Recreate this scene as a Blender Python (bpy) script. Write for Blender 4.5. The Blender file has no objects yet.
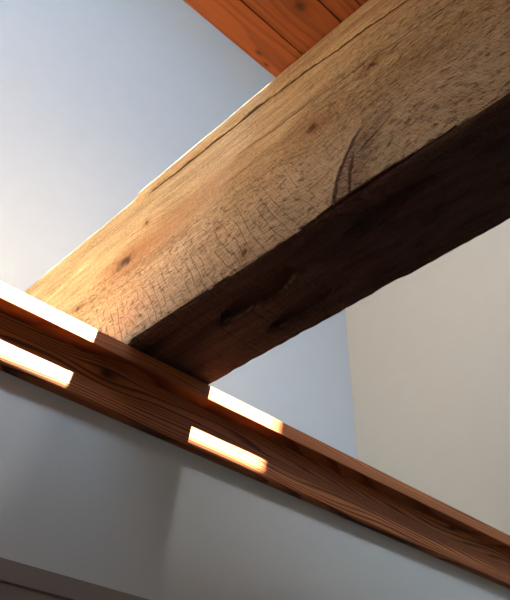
import bpy, bmesh, math, random
from mathutils import Vector, Matrix, noise
random.seed(4)
sc = bpy.context.scene
KS, KA, KG, KW, KE = 1, 1, 1, 1, -.62
C = sc.collection
EYE = 1.55                      # camera height; all z below are given relative to it and shifted by it

# ---------------------------------------------------------------- helpers
def link(name, bm, mat, parent=None, smooth=False):
    me = bpy.data.meshes.new(name)
    bm.normal_update(); bm.to_mesh(me); bm.free()
    if smooth:
        for p in me.polygons: p.use_smooth = True
    me.materials.append(mat)
    o = bpy.data.objects.new(name, me); C.objects.link(o)
    if parent: o.parent = parent
    return o

def box(bm, x0, x1, y0, y1, z0, z1):
    v = [bm.verts.new((x, y, z)) for z in (z0, z1) for (x, y) in ((x0, y0), (x1, y0), (x1, y1), (x0, y1))]
    for f in ((3, 2, 1, 0), (4, 5, 6, 7), (0, 1, 5, 4), (1, 2, 6, 5), (2, 3, 7, 6), (3, 0, 4, 7)):
        bm.faces.new([v[i] for i in f])

def extrude_x(bm, prof, x0, x1, n=1):
    """prof: closed (y, z) outline; swept along X"""
    rings = []
    for i in range(n + 1):
        x = x0 + (x1 - x0) * i / n
        rings.append([bm.verts.new((x, y, z)) for y, z in prof])
    m = len(prof)
    for a, b in zip(rings, rings[1:]):
        for k in range(m):
            bm.faces.new((a[k], b[k], b[(k + 1) % m], a[(k + 1) % m]))
    bm.faces.new(rings[0][::-1]); bm.faces.new(rings[-1])
    bmesh.ops.recalc_face_normals(bm, faces=bm.faces)

def structure(o):
    o['kind'] = 'structure'; return o

class NB:
    """small node-graph writer"""
    def __init__(s, name, rough=0.6, spec=0.5):
        s.m = bpy.data.materials.new(name); s.m.use_nodes = True
        s.t = s.m.node_tree; s.b = s.t.nodes['Principled BSDF']
        s.b.inputs['Roughness'].default_value = rough
        s.b.inputs['Specular IOR Level'].default_value = spec
        tc = s.t.nodes.new('ShaderNodeTexCoord'); s.co = tc.outputs['Object']
    def put(s, sock, v):
        if isinstance(v, bpy.types.NodeSocket): s.t.links.new(v, sock)
        elif v is not None:
            if hasattr(sock.default_value, '__len__') and not hasattr(v, '__len__'): v = (v, v, v)
            if hasattr(v, '__len__') and len(sock.default_value) == 4 and len(v) == 3: v = (*v, 1)
            sock.default_value = v
    def math(s, op, a, b=None, c=None, clamp=False):
        n = s.t.nodes.new('ShaderNodeMath'); n.operation = op; n.use_clamp = clamp
        for i, v in enumerate((a, b, c)):
            if v is not None: s.put(n.inputs[i], v)
        return n.outputs[0]
    def vec(s, op, a, b=None):
        n = s.t.nodes.new('ShaderNodeVectorMath'); n.operation = op
        s.put(n.inputs[0], a)
        if b is not None: s.put(n.inputs[1], b)
        return n.outputs['Value'] if op in ('LENGTH', 'DISTANCE') else n.outputs[0]
    def sep(s, v):
        n = s.t.nodes.new('ShaderNodeSeparateXYZ'); s.put(n.inputs[0], v); return n.outputs
    def comb(s, x, y, z):
        n = s.t.nodes.new('ShaderNodeCombineXYZ')
        for i, v in enumerate((x, y, z)): s.put(n.inputs[i], v)
        return n.outputs[0]
    def noise(s, v, scale, detail=3, rough=.5, dist=0):
        n = s.t.nodes.new('ShaderNodeTexNoise')
        s.put(n.inputs['Vector'], v)
        n.inputs['Scale'].default_value = scale; n.inputs['Detail'].default_value = detail
        n.inputs['Roughness'].default_value = rough; n.inputs['Distortion'].default_value = dist
        return n.outputs[0]
    def remap(s, v, a, b, c=0, d=1, smooth=False):
        n = s.t.nodes.new('ShaderNodeMapRange'); s.put(n.inputs[0], v)
        if smooth: n.interpolation_type = 'SMOOTHSTEP'
        for i, q in enumerate((a, b, c, d)): n.inputs[i + 1].default_value = q
        return n.outputs[0]
    def mix(s, f, a, b, mode='MIX'):
        n = s.t.nodes.new('ShaderNodeMix'); n.data_type = 'RGBA'; n.blend_type = mode
        s.put(n.inputs[0], f); s.put(n.inputs[6], a); s.put(n.inputs[7], b)
        return n.outputs[2]
    def bump(s, h, strength, dist, prev=None):
        n = s.t.nodes.new('ShaderNodeBump'); s.put(n.inputs['Height'], h)
        n.inputs['Strength'].default_value = strength; n.inputs['Distance'].default_value = dist
        if prev is not None: s.put(n.inputs['Normal'], prev)
        return n.outputs[0]
    def color(s, c): s.put(s.b.inputs['Base Color'], c)
    def normal(s, n): s.put(s.b.inputs['Normal'], n)
    def ellipse(s, u, v, cu, cv, ru, rv, wob=None):
        """soft 0..1 spot: 1 at centre, 0 outside"""
        a = s.math('DIVIDE', s.math('SUBTRACT', u, cu), ru)
        b = s.math('DIVIDE', s.math('SUBTRACT', v, cv), rv)
        d = s.math('SQRT', s.math('ADD', s.math('MULTIPLY', a, a), s.math('MULTIPLY', b, b)))
        if wob is not None: d = s.math('ADD', d, wob)
        return s.remap(d, 0.15, 1, 1, 0, True)

# ---------------------------------------------------------------- materials
def paint(name, col, rough=.75, bump=.25, sheen=.3):
    n = NB(name, rough, sheen)
    a = n.noise(n.co, 9, 4); b = n.noise(n.co, 260, 2)
    n.color(n.mix(n.remap(a, .3, .7, 0, .35), col, tuple(c * .93 for c in col)))
    n.normal(n.bump(b, bump, .0012, n.bump(n.noise(n.co, 14, 2), .15, .004)))
    return n.m

def fir(name, dark, mid, light, ring=34, rough=.38, seed=0, knots=(), axis='z', spec=.5, coarse=1.0, lines=.8):
    """straight-grained fir: growth-ring lines that run along X and bow round knots
       knots: (x, v, rx, rv) with v the face coordinate (z for upright boards, y for ceiling boards)"""
    n = NB(name, rough, spec)
    X, Y, Z = n.sep(n.co)
    v = Z if axis == 'z' else Y
    other = Y if axis == 'z' else Z
    warp = None
    for (kx, kv, rx, rv) in knots:
        d = n.ellipse(X, v, kx, kv, rx * 6, rv * 3.2)
        sgn = n.math('MULTIPLY', n.math('SUBTRACT', v, kv), -.75)
        w = n.math('MULTIPLY', d, sgn)
        warp = w if warp is None else n.math('ADD', warp, w)
    vv = v if warp is None else n.math('ADD', v, warp)
    lowp = n.comb(n.math('MULTIPLY', X, 1.5 * coarse), n.math('MULTIPLY', vv, 7), n.math('ADD', other, seed))
    lo = n.noise(lowp, 1.0, 2, .5)
    r = n.math('ADD', n.math('MULTIPLY', vv, ring), n.math('MULTIPLY', lo, ring * .32))
    fine = n.noise(n.comb(n.math('MULTIPLY', X, 6), n.math('MULTIPLY', vv, 160), n.math('MULTIPLY', other, 20)), 1.0, 3)
    r = n.math('ADD', r, n.math('MULTIPLY', fine, .25))
    fr = n.math('FRACT', r)
    late = n.remap(fr, .40, .88, 0, 1, True)
    edge = n.remap(fr, .93, 1, 1, 0)
    late = n.math('MULTIPLY', late, edge)
    c = n.mix(n.remap(lo, .3, .7), mid, light)
    c = n.mix(n.math('MULTIPLY', late, lines), c, dark)
    c = n.mix(n.remap(fine, .35, .8, 0, .35), c, dark)
    big = n.noise(n.comb(n.math('MULTIPLY', X, .8), n.math('MULTIPLY', v, 4), seed), 1.6, 2)
    c = n.mix(n.remap(big, .4, .7, 0, .35), c, mid)
    wob = n.math('MULTIPLY', n.math('SUBTRACT', n.noise(n.co, 60, 2), .5), .5)
    for (kx, kv, rx, rv) in knots:
        k = n.ellipse(X, v, kx, kv, rx, rv, wob)
        c = n.mix(n.math('MULTIPLY', k, .92), c, tuple(q * .22 for q in dark))
        k2 = n.ellipse(X, v, kx, kv, rx * 2.2, rv * 2, wob)
        c = n.mix(n.math('MULTIPLY', k2, .45), c, dark)
    n.color(c)
    n.normal(n.bump(late, .12, .0015))
    n.put(n.b.inputs['Roughness'], n.remap(late, 0, 1, rough, rough + .12))
    return n.m

def old_timber():
    """rough-sawn weathered timber; object space: y along, x across, z up"""
    n = NB('weathered_timber', .85, .2)
    X, Y, Z = n.sep(n.co)
    # warp of the grain around the knots
    knots = [(-.607, .314, .026, .018), (.097, .351, .060, .030), (.311, .295, .015, .012), (-.40, .049, .014, .014),
             (-.78, .375, .022, .012), (.02, .46, .010, .010), (-.30, .20, .010, .006)]
    h = Z
    for (ks, kh, rs, rh) in knots[:2] + knots[4:5]:
        d = n.ellipse(Y, Z, ks, kh, rs * 5, rh * 6)
        h = n.math('ADD', h, n.math('MULTIPLY', d, n.math('MULTIPLY', n.math('SUBTRACT', Z, kh), -.6)))
    g = n.ellipse(Y, Z, -.74, .10, .28, .25)          # the branch collar near the lower edge
    h = n.math('ADD', h, n.math('MULTIPLY', g, n.math('MULTIPLY', n.math('ADD', Y, .72), .45)))
    along = n.comb(n.math('MULTIPLY', X, 30), n.math('MULTIPLY', Y, 2.4), n.math('MULTIPLY', h, 30))
    grain = n.noise(along, 1.0, 6, .62, .25)
    streak = n.noise(n.comb(n.math('MULTIPLY', X, 120), n.math('MULTIPLY', Y, 7), n.math('MULTIPLY', h, 130)), 1.0, 4, .6, .4)
    blot = n.noise(n.comb(n.math('MULTIPLY', X, 5), n.math('MULTIPLY', Y, 2.2), n.math('MULTIPLY', h, 6)), 1.0, 4, .55)
    c = n.mix(n.remap(blot, .32, .68), (.56, .435, .245), (.34, .245, .13))
    c = n.mix(n.remap(grain, .42, .62, 0, .6), c, (.25, .155, .08))
    c = n.mix(n.remap(streak, .5, .70, 0, .62), c, (.17, .09, .045))
    c = n.mix(n.remap(streak, .30, .46, .35, 0), c, (.72, .52, .31))
    spk = n.noise(n.comb(n.math('MULTIPLY', X, 200), n.math('MULTIPLY', Y, 95), n.math('MULTIPLY', Z, 230)), 1.0, 3, .7)
    c = n.mix(n.remap(spk, .53, .68, 0, .65), c, (.20, .11, .05))
    c = n.mix(n.remap(spk, .44, .32, 0, .35), c, (.74, .56, .34))
    cloud = n.ellipse(n.math('ADD', Y, n.math('MULTIPLY', Z, .9)), Z, .22, .37, .42, .13, n.math('MULTIPLY', n.math('SUBTRACT', blot, .5), 1.6))
    c = n.mix(n.math('MULTIPLY', cloud, .6), c, (.30, .165, .075))
    # torn, fuzzy grain in the middle band
    tear = n.noise(n.comb(n.math('MULTIPLY', X, 90), n.math('ADD', n.math('MULTIPLY', Y, 48), n.math('MULTIPLY', Z, -28)), n.math('ADD', n.math('MULTIPLY', h, 120), n.math('MULTIPLY', Y, 22))), 1.0, 4, .68, .5)
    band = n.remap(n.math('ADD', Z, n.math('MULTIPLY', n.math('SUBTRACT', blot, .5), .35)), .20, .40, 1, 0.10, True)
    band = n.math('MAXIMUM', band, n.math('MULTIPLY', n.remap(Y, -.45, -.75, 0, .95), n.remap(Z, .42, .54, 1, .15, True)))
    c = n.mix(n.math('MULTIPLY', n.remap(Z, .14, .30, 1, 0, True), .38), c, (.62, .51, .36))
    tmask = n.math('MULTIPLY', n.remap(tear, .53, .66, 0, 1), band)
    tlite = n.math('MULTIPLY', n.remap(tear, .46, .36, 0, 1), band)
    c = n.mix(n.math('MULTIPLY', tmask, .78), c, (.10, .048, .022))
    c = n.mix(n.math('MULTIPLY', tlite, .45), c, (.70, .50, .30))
    # saw kerfs across the grain, curved, strongest near the lower edge
    sw = n.math('ADD', n.math('MULTIPLY', Y, 40), n.math('MULTIPLY', Z, -24))
    sw = n.math('ADD', sw, n.math('MULTIPLY', n.math('MULTIPLY', Z, Z), 12))
    sw = n.math('ADD', sw, n.math('MULTIPLY', n.noise(n.comb(0, n.math('MULTIPLY', Y, 9), n.math('MULTIPLY', Z, 2)), 1.0, 2), 2.6))
    fr = n.math('ABSOLUTE', n.math('SUBTRACT', n.math('FRACT', sw), .5))
    kerf = n.remap(fr, .0, .16, 1, 0, True)
    km = n.noise(n.comb(X, n.math('MULTIPLY', Y, 30), n.math('MULTIPLY', Z, 12)), 1.0, 3, .6)
    low = n.math('MULTIPLY', n.remap(Z, .10, .34, 1, .10, True), n.remap(Y, -.75, -.35, .25, 1))
    kerf = n.math('MULTIPLY', n.math('MULTIPLY', kerf, low), n.remap(km, .36, .62))
    c = n.mix(n.math('MULTIPLY', kerf, .42), c, (.18, .09, .045))
    sw2 = n.math('FRACT', n.math('MULTIPLY', sw, 3.37))
    k2 = n.math('MULTIPLY', n.remap(n.math('ABSOLUTE', n.math('SUBTRACT', sw2, .5)), 0, .3, 1, 0, True), n.remap(Z, .1, .6, .32, .08))
    # knots
    wob = n.math('MULTIPLY', n.math('SUBTRACT', n.noise(n.co, 55, 3), .5), 1.1)
    kn = None
    for (ks, kh, rs, rh) in knots:
        k = n.ellipse(Y, Z, ks, kh, rs, rh, wob)
        halo = n.ellipse(Y, Z, ks, kh, rs * 3.4, rh * 3, wob)
        c = n.mix(n.math('MULTIPLY', halo, .5), c, (.24, .105, .042))
        c = n.mix(n.math('MULTIPLY', k, .9), c, (.05, .022, .012))
        kn = k if kn is None else n.math('MAXIMUM', kn, k)
    # branch stub: grey-brown fan with dark borders
    wl = n.math('MULTIPLY', n.math('SUBTRACT', n.noise(n.co, 130, 3, .7), .5), .018)
    def stroke(k0, k1, k2, w, z0, z1):
        # Y = k0 + k1 Z + k2 Z^2
        cu = n.math('ADD', n.math('MULTIPLY', Z, k1), n.math('MULTIPLY', n.math('MULTIPLY', Z, Z), k2))
        d = n.math('ADD', n.math('SUBTRACT', n.math('SUBTRACT', Y, cu), k0), wl)
        m = n.remap(n.math('ABSOLUTE', d), w * .35, w, 1, 0, True)
        return n.math('MULTIPLY', m, n.math('MULTIPLY', n.remap(Z, z0 - .015, z0 + .015), n.remap(Z, z1 - .02, z1 + .02, 1, 0))), d
    e1, d1 = stroke(-.648, -.19, -1.45, .009, .0, .185)
    e2, d2 = stroke(-.687, -.21, 0, .006, .0, .112)
    e3, d3 = stroke(-.56, -1.55, 0, .007, .105, .15)
    fan = n.math('MULTIPLY', n.math('MULTIPLY', n.remap(d1, -.10, -.055, 0, 1, True), n.remap(d1, -.004, .002, 1, 0)), n.remap(Z, .12, .22, 1, 0, True))
    c = n.mix(n.math('MULTIPLY', fan, .5), c, (.16, .09, .06))
    fl = n.noise(n.comb(0, n.math('MULTIPLY', n.math('ADD', Y, n.math('MULTIPLY', Z, .8)), 28), n.math('MULTIPLY', n.math('SUBTRACT', Z, n.math('MULTIPLY', Y, .5)), 170)), 1.0, 2)
    c = n.mix(n.math('MULTIPLY', n.math('MULTIPLY', fan, n.remap(fl, .5, .62)), .6), c, (.06, .03, .02))
    ed1, ed2 = e1, n.math('MAXIMUM', e2, e3)
    onleft = n.remap(X, .02, .05, 1, 0)
    ed = n.math('MULTIPLY', n.math('MAXIMUM', ed1, ed2), onleft)
    c = n.mix(n.math('MULTIPLY', ed, .85), c, (.045, .02, .012))
    # long drying check near the upper edge, plus two finer ones
    def check(s0, s1, f0, f1, w, amp):
        line = n.math('ADD', n.math('MULTIPLY', Y, (f1 - f0) / (s1 - s0)), f0 - s0 * (f1 - f0) / (s1 - s0))
        d = n.math('ABSOLUTE', n.math('SUBTRACT', n.math('ADD', Z, n.math('MULTIPLY', n.math('SUBTRACT', n.noise(n.comb(0, n.math('MULTIPLY', Y, 11), 3), 1.0, 3), .5), amp)), line))
        m = n.remap(d, w * .4, w, 1, 0, True)
        ends = n.math('MULTIPLY', n.remap(Y, s0 - .02, s0 + .02), n.remap(Y, s1 - .02, s1 + .02, 1, 0))
        return n.math('MULTIPLY', n.math('MULTIPLY', m, ends), onleft)
    ch = check(-.47, .03, .588, .606, .0045, .012)
    ch = n.math('MAXIMUM', ch, check(-1.3, -.47, .455, .588, .0035, .012))
    ch2 = n.math('MULTIPLY', check(-1.2, -.35, .36, .44, .0028, .02), .7)
    ch = n.math('MAXIMUM', ch, ch2)
    c = n.mix(n.math('MULTIPLY', ch, .92), c, (.03, .014, .008))
    # the underside gets darker browns than the sides
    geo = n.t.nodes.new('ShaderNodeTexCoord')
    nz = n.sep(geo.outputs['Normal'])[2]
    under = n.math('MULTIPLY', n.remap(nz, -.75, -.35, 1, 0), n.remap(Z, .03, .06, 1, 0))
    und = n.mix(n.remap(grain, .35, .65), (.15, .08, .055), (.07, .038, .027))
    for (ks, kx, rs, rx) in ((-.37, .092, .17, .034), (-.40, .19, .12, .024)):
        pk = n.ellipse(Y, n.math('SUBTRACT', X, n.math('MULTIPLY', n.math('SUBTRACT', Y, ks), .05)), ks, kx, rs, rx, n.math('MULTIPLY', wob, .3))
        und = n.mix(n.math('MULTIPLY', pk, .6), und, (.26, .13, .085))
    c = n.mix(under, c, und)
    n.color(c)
    hgt = n.math('MULTIPLY', grain, .8)
    hgt = n.math('ADD', hgt, n.math('MULTIPLY', streak, .5))
    hgt = n.math('SUBTRACT', hgt, n.math('MULTIPLY', n.remap(spk, .45, .7), .35))
    hgt = n.math('SUBTRACT', hgt, n.math('MULTIPLY', tmask, 1.0))
    hgt = n.math('ADD', hgt, n.math('MULTIPLY', tlite, .5))
    hgt = n.math('SUBTRACT', hgt, n.math('MULTIPLY', kerf, 1.0))
    hgt = n.math('SUBTRACT', hgt, n.math('MULTIPLY', k2, .35))
    hgt = n.math('SUBTRACT', hgt, n.math('MULTIPLY', ed, 1.6))
    hgt = n.math('SUBTRACT', hgt, n.math('MULTIPLY', ch, 2.2))
    hgt = n.math('SUBTRACT', hgt, n.math('MULTIPLY', kn, 1.0))
    n.normal(n.bump(hgt, 1.0, .0048))
    return n.m

M_white = paint('white_wall_paint', (.515, .555, .59))
M_half = paint('half_wall_paint', (.545, .53, .485))
M_cream = paint('cream_wall_paint', (.475, .435, .37))
M_casing = paint('taupe_casing_paint', (.25, .20, .165), .55)
M_roomdark = paint('lower_room_paint', (.30, .26, .22))
M_floor = fir('dark_floorboards', (.05, .025, .015), (.10, .055, .03), (.14, .08, .045), 20, .5, 2, axis='y')
M_loft = fir('pale_loft_boards', (.18, .15, .075), (.27, .235, .125), (.32, .285, .16), 26, .5, 5, axis='y')
M_cap = fir('varnished_fir_cap', (.15, .036, .011), (.36, .10, .028), (.50, .165, .050), 90, .36, 3.3, coarse=.35, spec=.3)
M_fascia = fir('varnished_fir_fascia', (.060, .013, .004), (.38, .105, .028), (.60, .20, .055), 85, .42, 1.7,
               knots=((.594, .926 + EYE, .030, .020),), coarse=.4, lines=1.0, spec=.3)
M_ceil = fir('fir_ceiling_boards', (.10, .025, .008), (.27, .080, .023), (.38, .125, .038), 30, .45, 9,
             knots=((.562, .524, .022, .017), (.98, .36, .016, .012), (.568, .688, .012, .006), (.605, .700, .010, .005), (.31, .28, .016, .012)), axis='y', lines=.5, coarse=.7)
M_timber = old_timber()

# ---------------------------------------------------------------- room
D = 2.30; XR = 1.208 * D; XL = -2.6; YF = -2.9; ZR = 5.8; ZC = 1.668; YW = 1.27
def slab(name, mat, *b):
    bm = bmesh.new(); x0, x1, y0, y1, z0, z1 = b
    box(bm, x0, x1, y0, y1, z0 + EYE, z1 + EYE)
    return structure(link(name, bm, mat))

slab('wall_back', M_white, XL, XR, D, D + .12, -EYE, ZR)
slab('wall_right', M_cream, XR, XR + .12, YF - .12, D + .12, -EYE, ZR)
slab('wall_left', M_white, XL - .12, XL, YF - .12, D + .12, -EYE, ZR)
slab('wall_front', M_roomdark, XL, XR, YF - .12, YF, -EYE, ZR)
slab('floor', M_floor, XL - .12, XR + .12, YF - .12, D + .12, -EYE - .1, -EYE)
slab('floor', M_loft, XL, XR, YW + .10, D, .90, .955)

# half wall over a doorway
bm = bmesh.new()
DX0, DX1, DZ = -.55, 1.75, .34
box(bm, XL, XR, YW, YW + .10, DZ + EYE, .955 + EYE)
box(bm, XL, DX0, YW, YW + .10, 0, DZ + EYE)
box(bm, DX1, XR, YW, YW + .10, 0, DZ + EYE)
structure(link('wall_middle', bm, M_half))

# door casing: head and two jambs with a stepped moulding
def casing_profile(zt):
    # (y, z) relative outline from the top outer edge downwards; quirk 41 mm below the top
    f = YW - .016
    return [(YW, zt), (f, zt), (f, zt - .038), (f + .007, zt - .0405), (f + .007, zt - .0445), (f - .001, zt - .047),
            (f + .003, zt - .100), (f + .006, zt - .106), (YW, zt - .108)]
bm = bmesh.new()
extrude_x(bm, [(y, z + EYE) for y, z in casing_profile(.4527)], DX0 - .09, DX1 + .09)
box(bm, DX0 - .09, DX0 + .012, YW - .015, YW, 0, .4527 - .109 + EYE)
box(bm, DX1 - .012, DX1 + .09, YW - .015, YW, 0, .4527 - .109 + EYE)
structure(link('trim_1', bm, M_casing))

# boarded ceiling: grooves between the boards are cut in the mesh
bm = bmesh.new()
edges = [.711, .613, .483, .421, .290]
y = .29
while y > YF + .2:
    for w in (.13, .13):
        y -= w; edges.append(y)
edges[-1] = YF
g = .0022
prof = [(.660, ZC + .045), (.694, ZC + .022), (.711, ZC + .014), (.711, ZC)]
for e in edges[1:-1]:
    prof += [(e + g, ZC), (e + g * .6, ZC + .006), (e - g * .6, ZC + .006), (e - g, ZC)]
prof += [(YF, ZC), (YF, ZC + .045)]
extrude_x(bm, [(a, b + EYE) for a, b in prof], XL, XR)
for v in bm.verts:                                    # the boards stop a little past the beam, cut along its line
    if v.co.x > 0: v.co.x = 1.37 + .0857 * (1.2 - v.co.y)
structure(link('ceiling', bm, M_ceil))

# unseen frame added around the fill lamp on the wall behind the camera
bm = bmesh.new()
for a in ((-2.23, -2.15, -.28, .98), (-1.05, -.97, -.28, .98), (-2.15, -1.05, .90, .98), (-2.15, -1.05, -.28, -.20), (-1.625, -1.575, -.20, .90)):
    box(bm, a[0], a[1], YF, YF + .05, a[2] + EYE, a[3] + EYE)
structure(link('fill_frame_1', bm, M_white))

# roof with the skylight opening
SX0, SX1, SY0, SY1 = -2.45, None, -2.02, -.80
sdx, sdy = -.178, .64
SX1 = 1.112 - sdx * (ZR - .96)
bm = bmesh.new()
t = .03
box(bm, XL - .12, XR + .12, YF - .12, SY0, ZR + EYE, ZR + t + EYE)
box(bm, XL - .12, XR + .12, SY1, D + .12, ZR + EYE, ZR + t + EYE)
box(bm, XL - .12, SX0, SY0, SY1, ZR + EYE, ZR + t + EYE)
box(bm, SX1, XR + .12, SY0, SY1, ZR + EYE, ZR + t + EYE)
structure(link('ceiling', bm, M_white))

# ---------------------------------------------------------------- wooden ledge on the half wall
ledge = bpy.data.objects.new('wooden_ledge', None); C.objects.link(ledge)
ledge.location = (0, YW, .81 + EYE)
ledge['label'] = 'red-brown varnished fir ledge capping the half wall, with sunlit strips beside the beam'
ledge['category'] = 'ledge'
def rnd(cy, cz, r, a0, a1, n=5):
    return [(cy + r * math.cos(math.radians(a0 + (a1 - a0) * i / n)), cz + r * math.sin(math.radians(a0 + (a1 - a0) * i / n))) for i in range(n + 1)]
def to_local(bm, o):
    bmesh.ops.translate(bm, verts=bm.verts, vec=-Vector(o.location))
# cap: eased front edges
bm = bmesh.new()
y0, y1, z0, z1, r = 1.1985, 1.40, .956, 1.0, .004
prof = [(y1, z0), (y1, z1)] + rnd(y0 + r, z1 - r, r, 90, 180, 3) + rnd(y0 + .002, z0 + .002, .002, 180, 270, 2)
extrude_x(bm, [(a, b + EYE) for a, b in prof], XL, XR)
cap = link('cap_board', bm, M_cap); cap.parent = ledge; cap.matrix_parent_inverse = Matrix.Translation(-Vector(ledge.location))
bm = bmesh.new()
fy, fz = 1.243, .834
R = .014
prof = [(YW, .956), (fy, .956), (fy, fz + .022), (fy + .0005, fz + .017), (fy + .0022, fz + .004), (fy + .006, fz), (YW, fz)]
extrude_x(bm, [(a, b + EYE) for a, b in prof], XL, XR)
fas = link('fascia_board', bm, M_fascia); fas.parent = ledge; fas.matrix_parent_inverse = Matrix.Translation(-Vector(ledge.location))

# ---------------------------------------------------------------- the old beam
W, H = .2620, .655
S0, S1 = -2.9, 1.07
def nz(x, y, z): return noise.noise(Vector((x, y, z)))
ys = []
s = S0
while s < S1 - .003:
    ys.append(s)
    s += .006 if -1.35 < s < .95 else .03
ys.append(S1)
per = []   # (face, x, z, normal)
def seg(face, a, b, n):
    for i in range(n):
        k = i / n
        per.append((face, a[0] + (b[0] - a[0]) * k, a[1] + (b[1] - a[1]) * k))
seg('L', (0, H), (0, 0), 125)
seg('B', (0, 0), (W, 0), 48)
seg('R', (W, 0), (W, H), 30)
seg('T', (W, H), (0, H), 24)
def smooth(a, b, x):
    k = max(0, min(1, (x - a) / (b - a))); return k * k * (3 - 2 * k)
def disp(face, x, s, z):
    dx = dz = 0.0
    # distance to edges, for worn arrises
    if face in 'LR':
        n1 = nz(s * 2.0, z * 5, 1.3) * .004 + nz(s * 9, z * 26, 7) * .0016 + nz(s * 45, z * 90, 2) * .0008
        sgn = -1 if face == 'L' else 1
        e = min(z, H - z)
        wear = (.010 + .006 * nz(s * 6, 3, 3)) * max(0, 1 - e / .014) ** 2 * (.3 if z > .3 else 1)
        dx = sgn * (n1 - wear)
        if face == 'L':
            # branch collar swelling near the lower edge and a hollow beside it
            dx -= .010 * math.exp(-((s + .70) / .10) ** 2 - ((z - .07) / .10) ** 2)
            dx += .005 * math.exp(-((s + .12) / .14) ** 2 - ((z - .30) / .06) ** 2)
            # slab above the long check stands proud of the face
            if s < .10:
                lim = .604 + (s + .06) * .04 if s > -.47 else .588 + (s + .47) * .155
                dx -= .006 * smooth(lim - .002, lim + .004, z)
    else:
        n1 = nz(s * 1.6, x * 5, 4.1) * .004 + nz(s * 8, x * 30, 9) * .0018
        e = min(x, W - x)
        wear = (.008 + .007 * nz(s * 7, 8, 1 if x < W / 2 else 5)) * max(0, 1 - e / .014) ** 2 * (.3 if face == 'T' else 1)
        if face == 'B':
            dz = wear + abs(n1) * .6
            # gouged pockets in the underside
            for (cs, cx, rs, rx, d) in ((-.37, .092, .16, .030, .018), (-.40, .19, .11, .020, .014), (.00, .06, .08, .015, .007), (-.72, .07, .12, .02, .008)):
                a = (s - cs) / rs; b = (x - cx - .05 * (s - cs)) / rx
                q = a * a + b * b + .5 * nz(s * 14, x * 30, 3)
                if q < 1: dz += d * smooth(0, .45, 1 - q)
        else:
            dz = -wear - abs(n1) * .5
    return dx, dz
bm = bmesh.new()
rings = []
for s in ys:
    ring = []
    # slow wander of the arrises
    lowr = .006 * nz(s * 3.1, 0, 11) + .004 * nz(s * 11, 0, 12) + .003 * nz(s * 30, 0, 14)
    lowl = .004 * nz(s * 4, 0, 15) + .003 * nz(s * 18, 0, 16)
    chip = .012 * max(0, nz(s * 9, 2, 19) - .25)
    top = .004 * nz(s * 3, 0, 17) + .0025 * nz(s * 17, 0, 18) - .004 + (.010 * smooth(.13, .10, s) if s < .13 else 0)
    top = min(top, .004)
    for face, x, z in per:
        dx, dz = disp(face, x, s, z)
        kx = x / W; kz = z / H
        px = x + dx + lowr * kx * (1 - kz) + .3 * lowl * (1 - kx)
        pz = z + dz + top * kz
        if face in 'LB' and z < .03 and x < .02: pz += abs(lowl) * 1.2 * (1 - z / .03)
        if face == 'L' and z < .02: px += chip * (1 - z / .02)
        pz = max(pz, 0.0)
        ring.append(bm.verts.new((px, s, pz)))
    rings.append(ring)
m = len(per)
for a, b in zip(rings, rings[1:]):
    for k in range(m):
        bm.faces.new((a[k], a[(k + 1) % m], b[(k + 1) % m], b[k]))
bm.faces.new(rings[0][::-1]); bm.faces.new(rings[-1])
bmesh.ops.recalc_face_normals(bm, faces=bm.faces)
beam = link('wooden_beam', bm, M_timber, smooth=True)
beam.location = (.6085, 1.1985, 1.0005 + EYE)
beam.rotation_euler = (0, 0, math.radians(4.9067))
beam['label'] = 'massive rough-sawn weathered timber beam with cracks and knots, resting across the red-brown ledge'
beam['category'] = 'beam'; beam['kind'] = 'thing'

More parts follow.
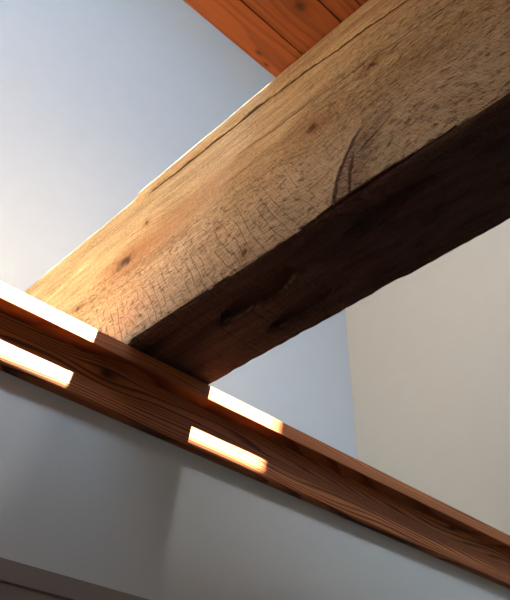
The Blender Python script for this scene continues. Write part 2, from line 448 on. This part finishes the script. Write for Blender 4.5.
# ---------------------------------------------------------------- light
def sun(name, d, energy, col, angle):
    l = bpy.data.lights.new(name, 'SUN'); l.energy = energy; l.color = col; l.angle = math.radians(angle)
    o = bpy.data.objects.new(name, l); C.objects.link(o)
    o.rotation_euler = Vector(d).to_track_quat('-Z', 'Y').to_euler(); o.location = (0, 0, 9); return o
def area(name, loc, d, sx, sy, energy, col, spread=180):
    l = bpy.data.lights.new(name, 'AREA'); l.shape = 'RECTANGLE'; l.size = sx; l.size_y = sy; l.energy = energy; l.color = col; l.spread = math.radians(spread)
    o = bpy.data.objects.new(name, l); C.objects.link(o); o.location = loc
    o.rotation_euler = Vector(d).to_track_quat('-Z', 'Y').to_euler(); return o
sun('sun', (sdx, sdy, -1), 195*KS, (1, .96, .90), .53)
area('skylight_sky', ((SX0 + .9) / 2, (SY0 + SY1) / 2, ZR + EYE - .02), (0, 0, -1), .9 - SX0, SY1 - SY0, 385*KA, (.49, .74, 1.04))
area('skylight_glow', (1.35, -1.28, ZR + EYE - .05), (0, .5, -1), .36, .32, 20*KG, (.80, .89, 1.0), 60)
area('lower_room_fill', (-1.6, YF + .09, .35 + EYE), (.3, 1, .1), 1.1, 1.1, 26*KW, (.95, .97, 1.0))  # added fill lamp, out of view, brightens the lower room and ledge

w = bpy.data.worlds.new('sky'); sc.world = w; w.use_nodes = True
w.node_tree.nodes['Background'].inputs[0].default_value = (.5, .68, 1, 1)
w.node_tree.nodes['Background'].inputs[1].default_value = .6*KW

# ---------------------------------------------------------------- camera
f = 666.636
p, r, yw = (math.radians(a) for a in (41.5223, 1.83112, -40.2641))
cy, sy = math.cos(yw), math.sin(yw); cp, sp = math.cos(p), math.sin(p); cr, sr = math.cos(r), math.sin(r)
Rz = Matrix(((cy, sy, 0), (-sy, cy, 0), (0, 0, 1)))
B = Matrix(((1, 0, 0), (0, 0, -1), (0, 1, 0)))
Rx = Matrix(((1, 0, 0), (0, cp, sp), (0, -sp, cp)))
Rr = Matrix(((cr, -sr, 0), (sr, cr, 0), (0, 0, 1)))
Rm = Rr @ B @ Rx @ Rz                       # world -> image axes (right, down, forward)
cam = bpy.data.cameras.new('camera'); co = bpy.data.objects.new('camera', cam); C.objects.link(co)
rows = [Vector(Rm[0]), -Vector(Rm[1]), -Vector(Rm[2])]
co.matrix_world = Matrix.Translation((0, 0, EYE)) @ Matrix((rows[0], rows[1], rows[2])).transposed().to_4x4()
cam.sensor_fit = 'VERTICAL'; cam.sensor_height = 24; cam.lens = f / 600 * 24; cam.clip_start = .02
sc.camera = co

sc.view_settings.view_transform = 'Standard'; sc.view_settings.look = 'None'
sc.view_settings.gamma = 1; sc.view_settings.exposure = KE
sc.view_settings.use_curve_mapping = False
sc.cycles.use_denoising = True
sc.cycles.max_bounces = 10; sc.cycles.diffuse_bounces = 8
sc.cycles.sample_clamp_indirect = 6
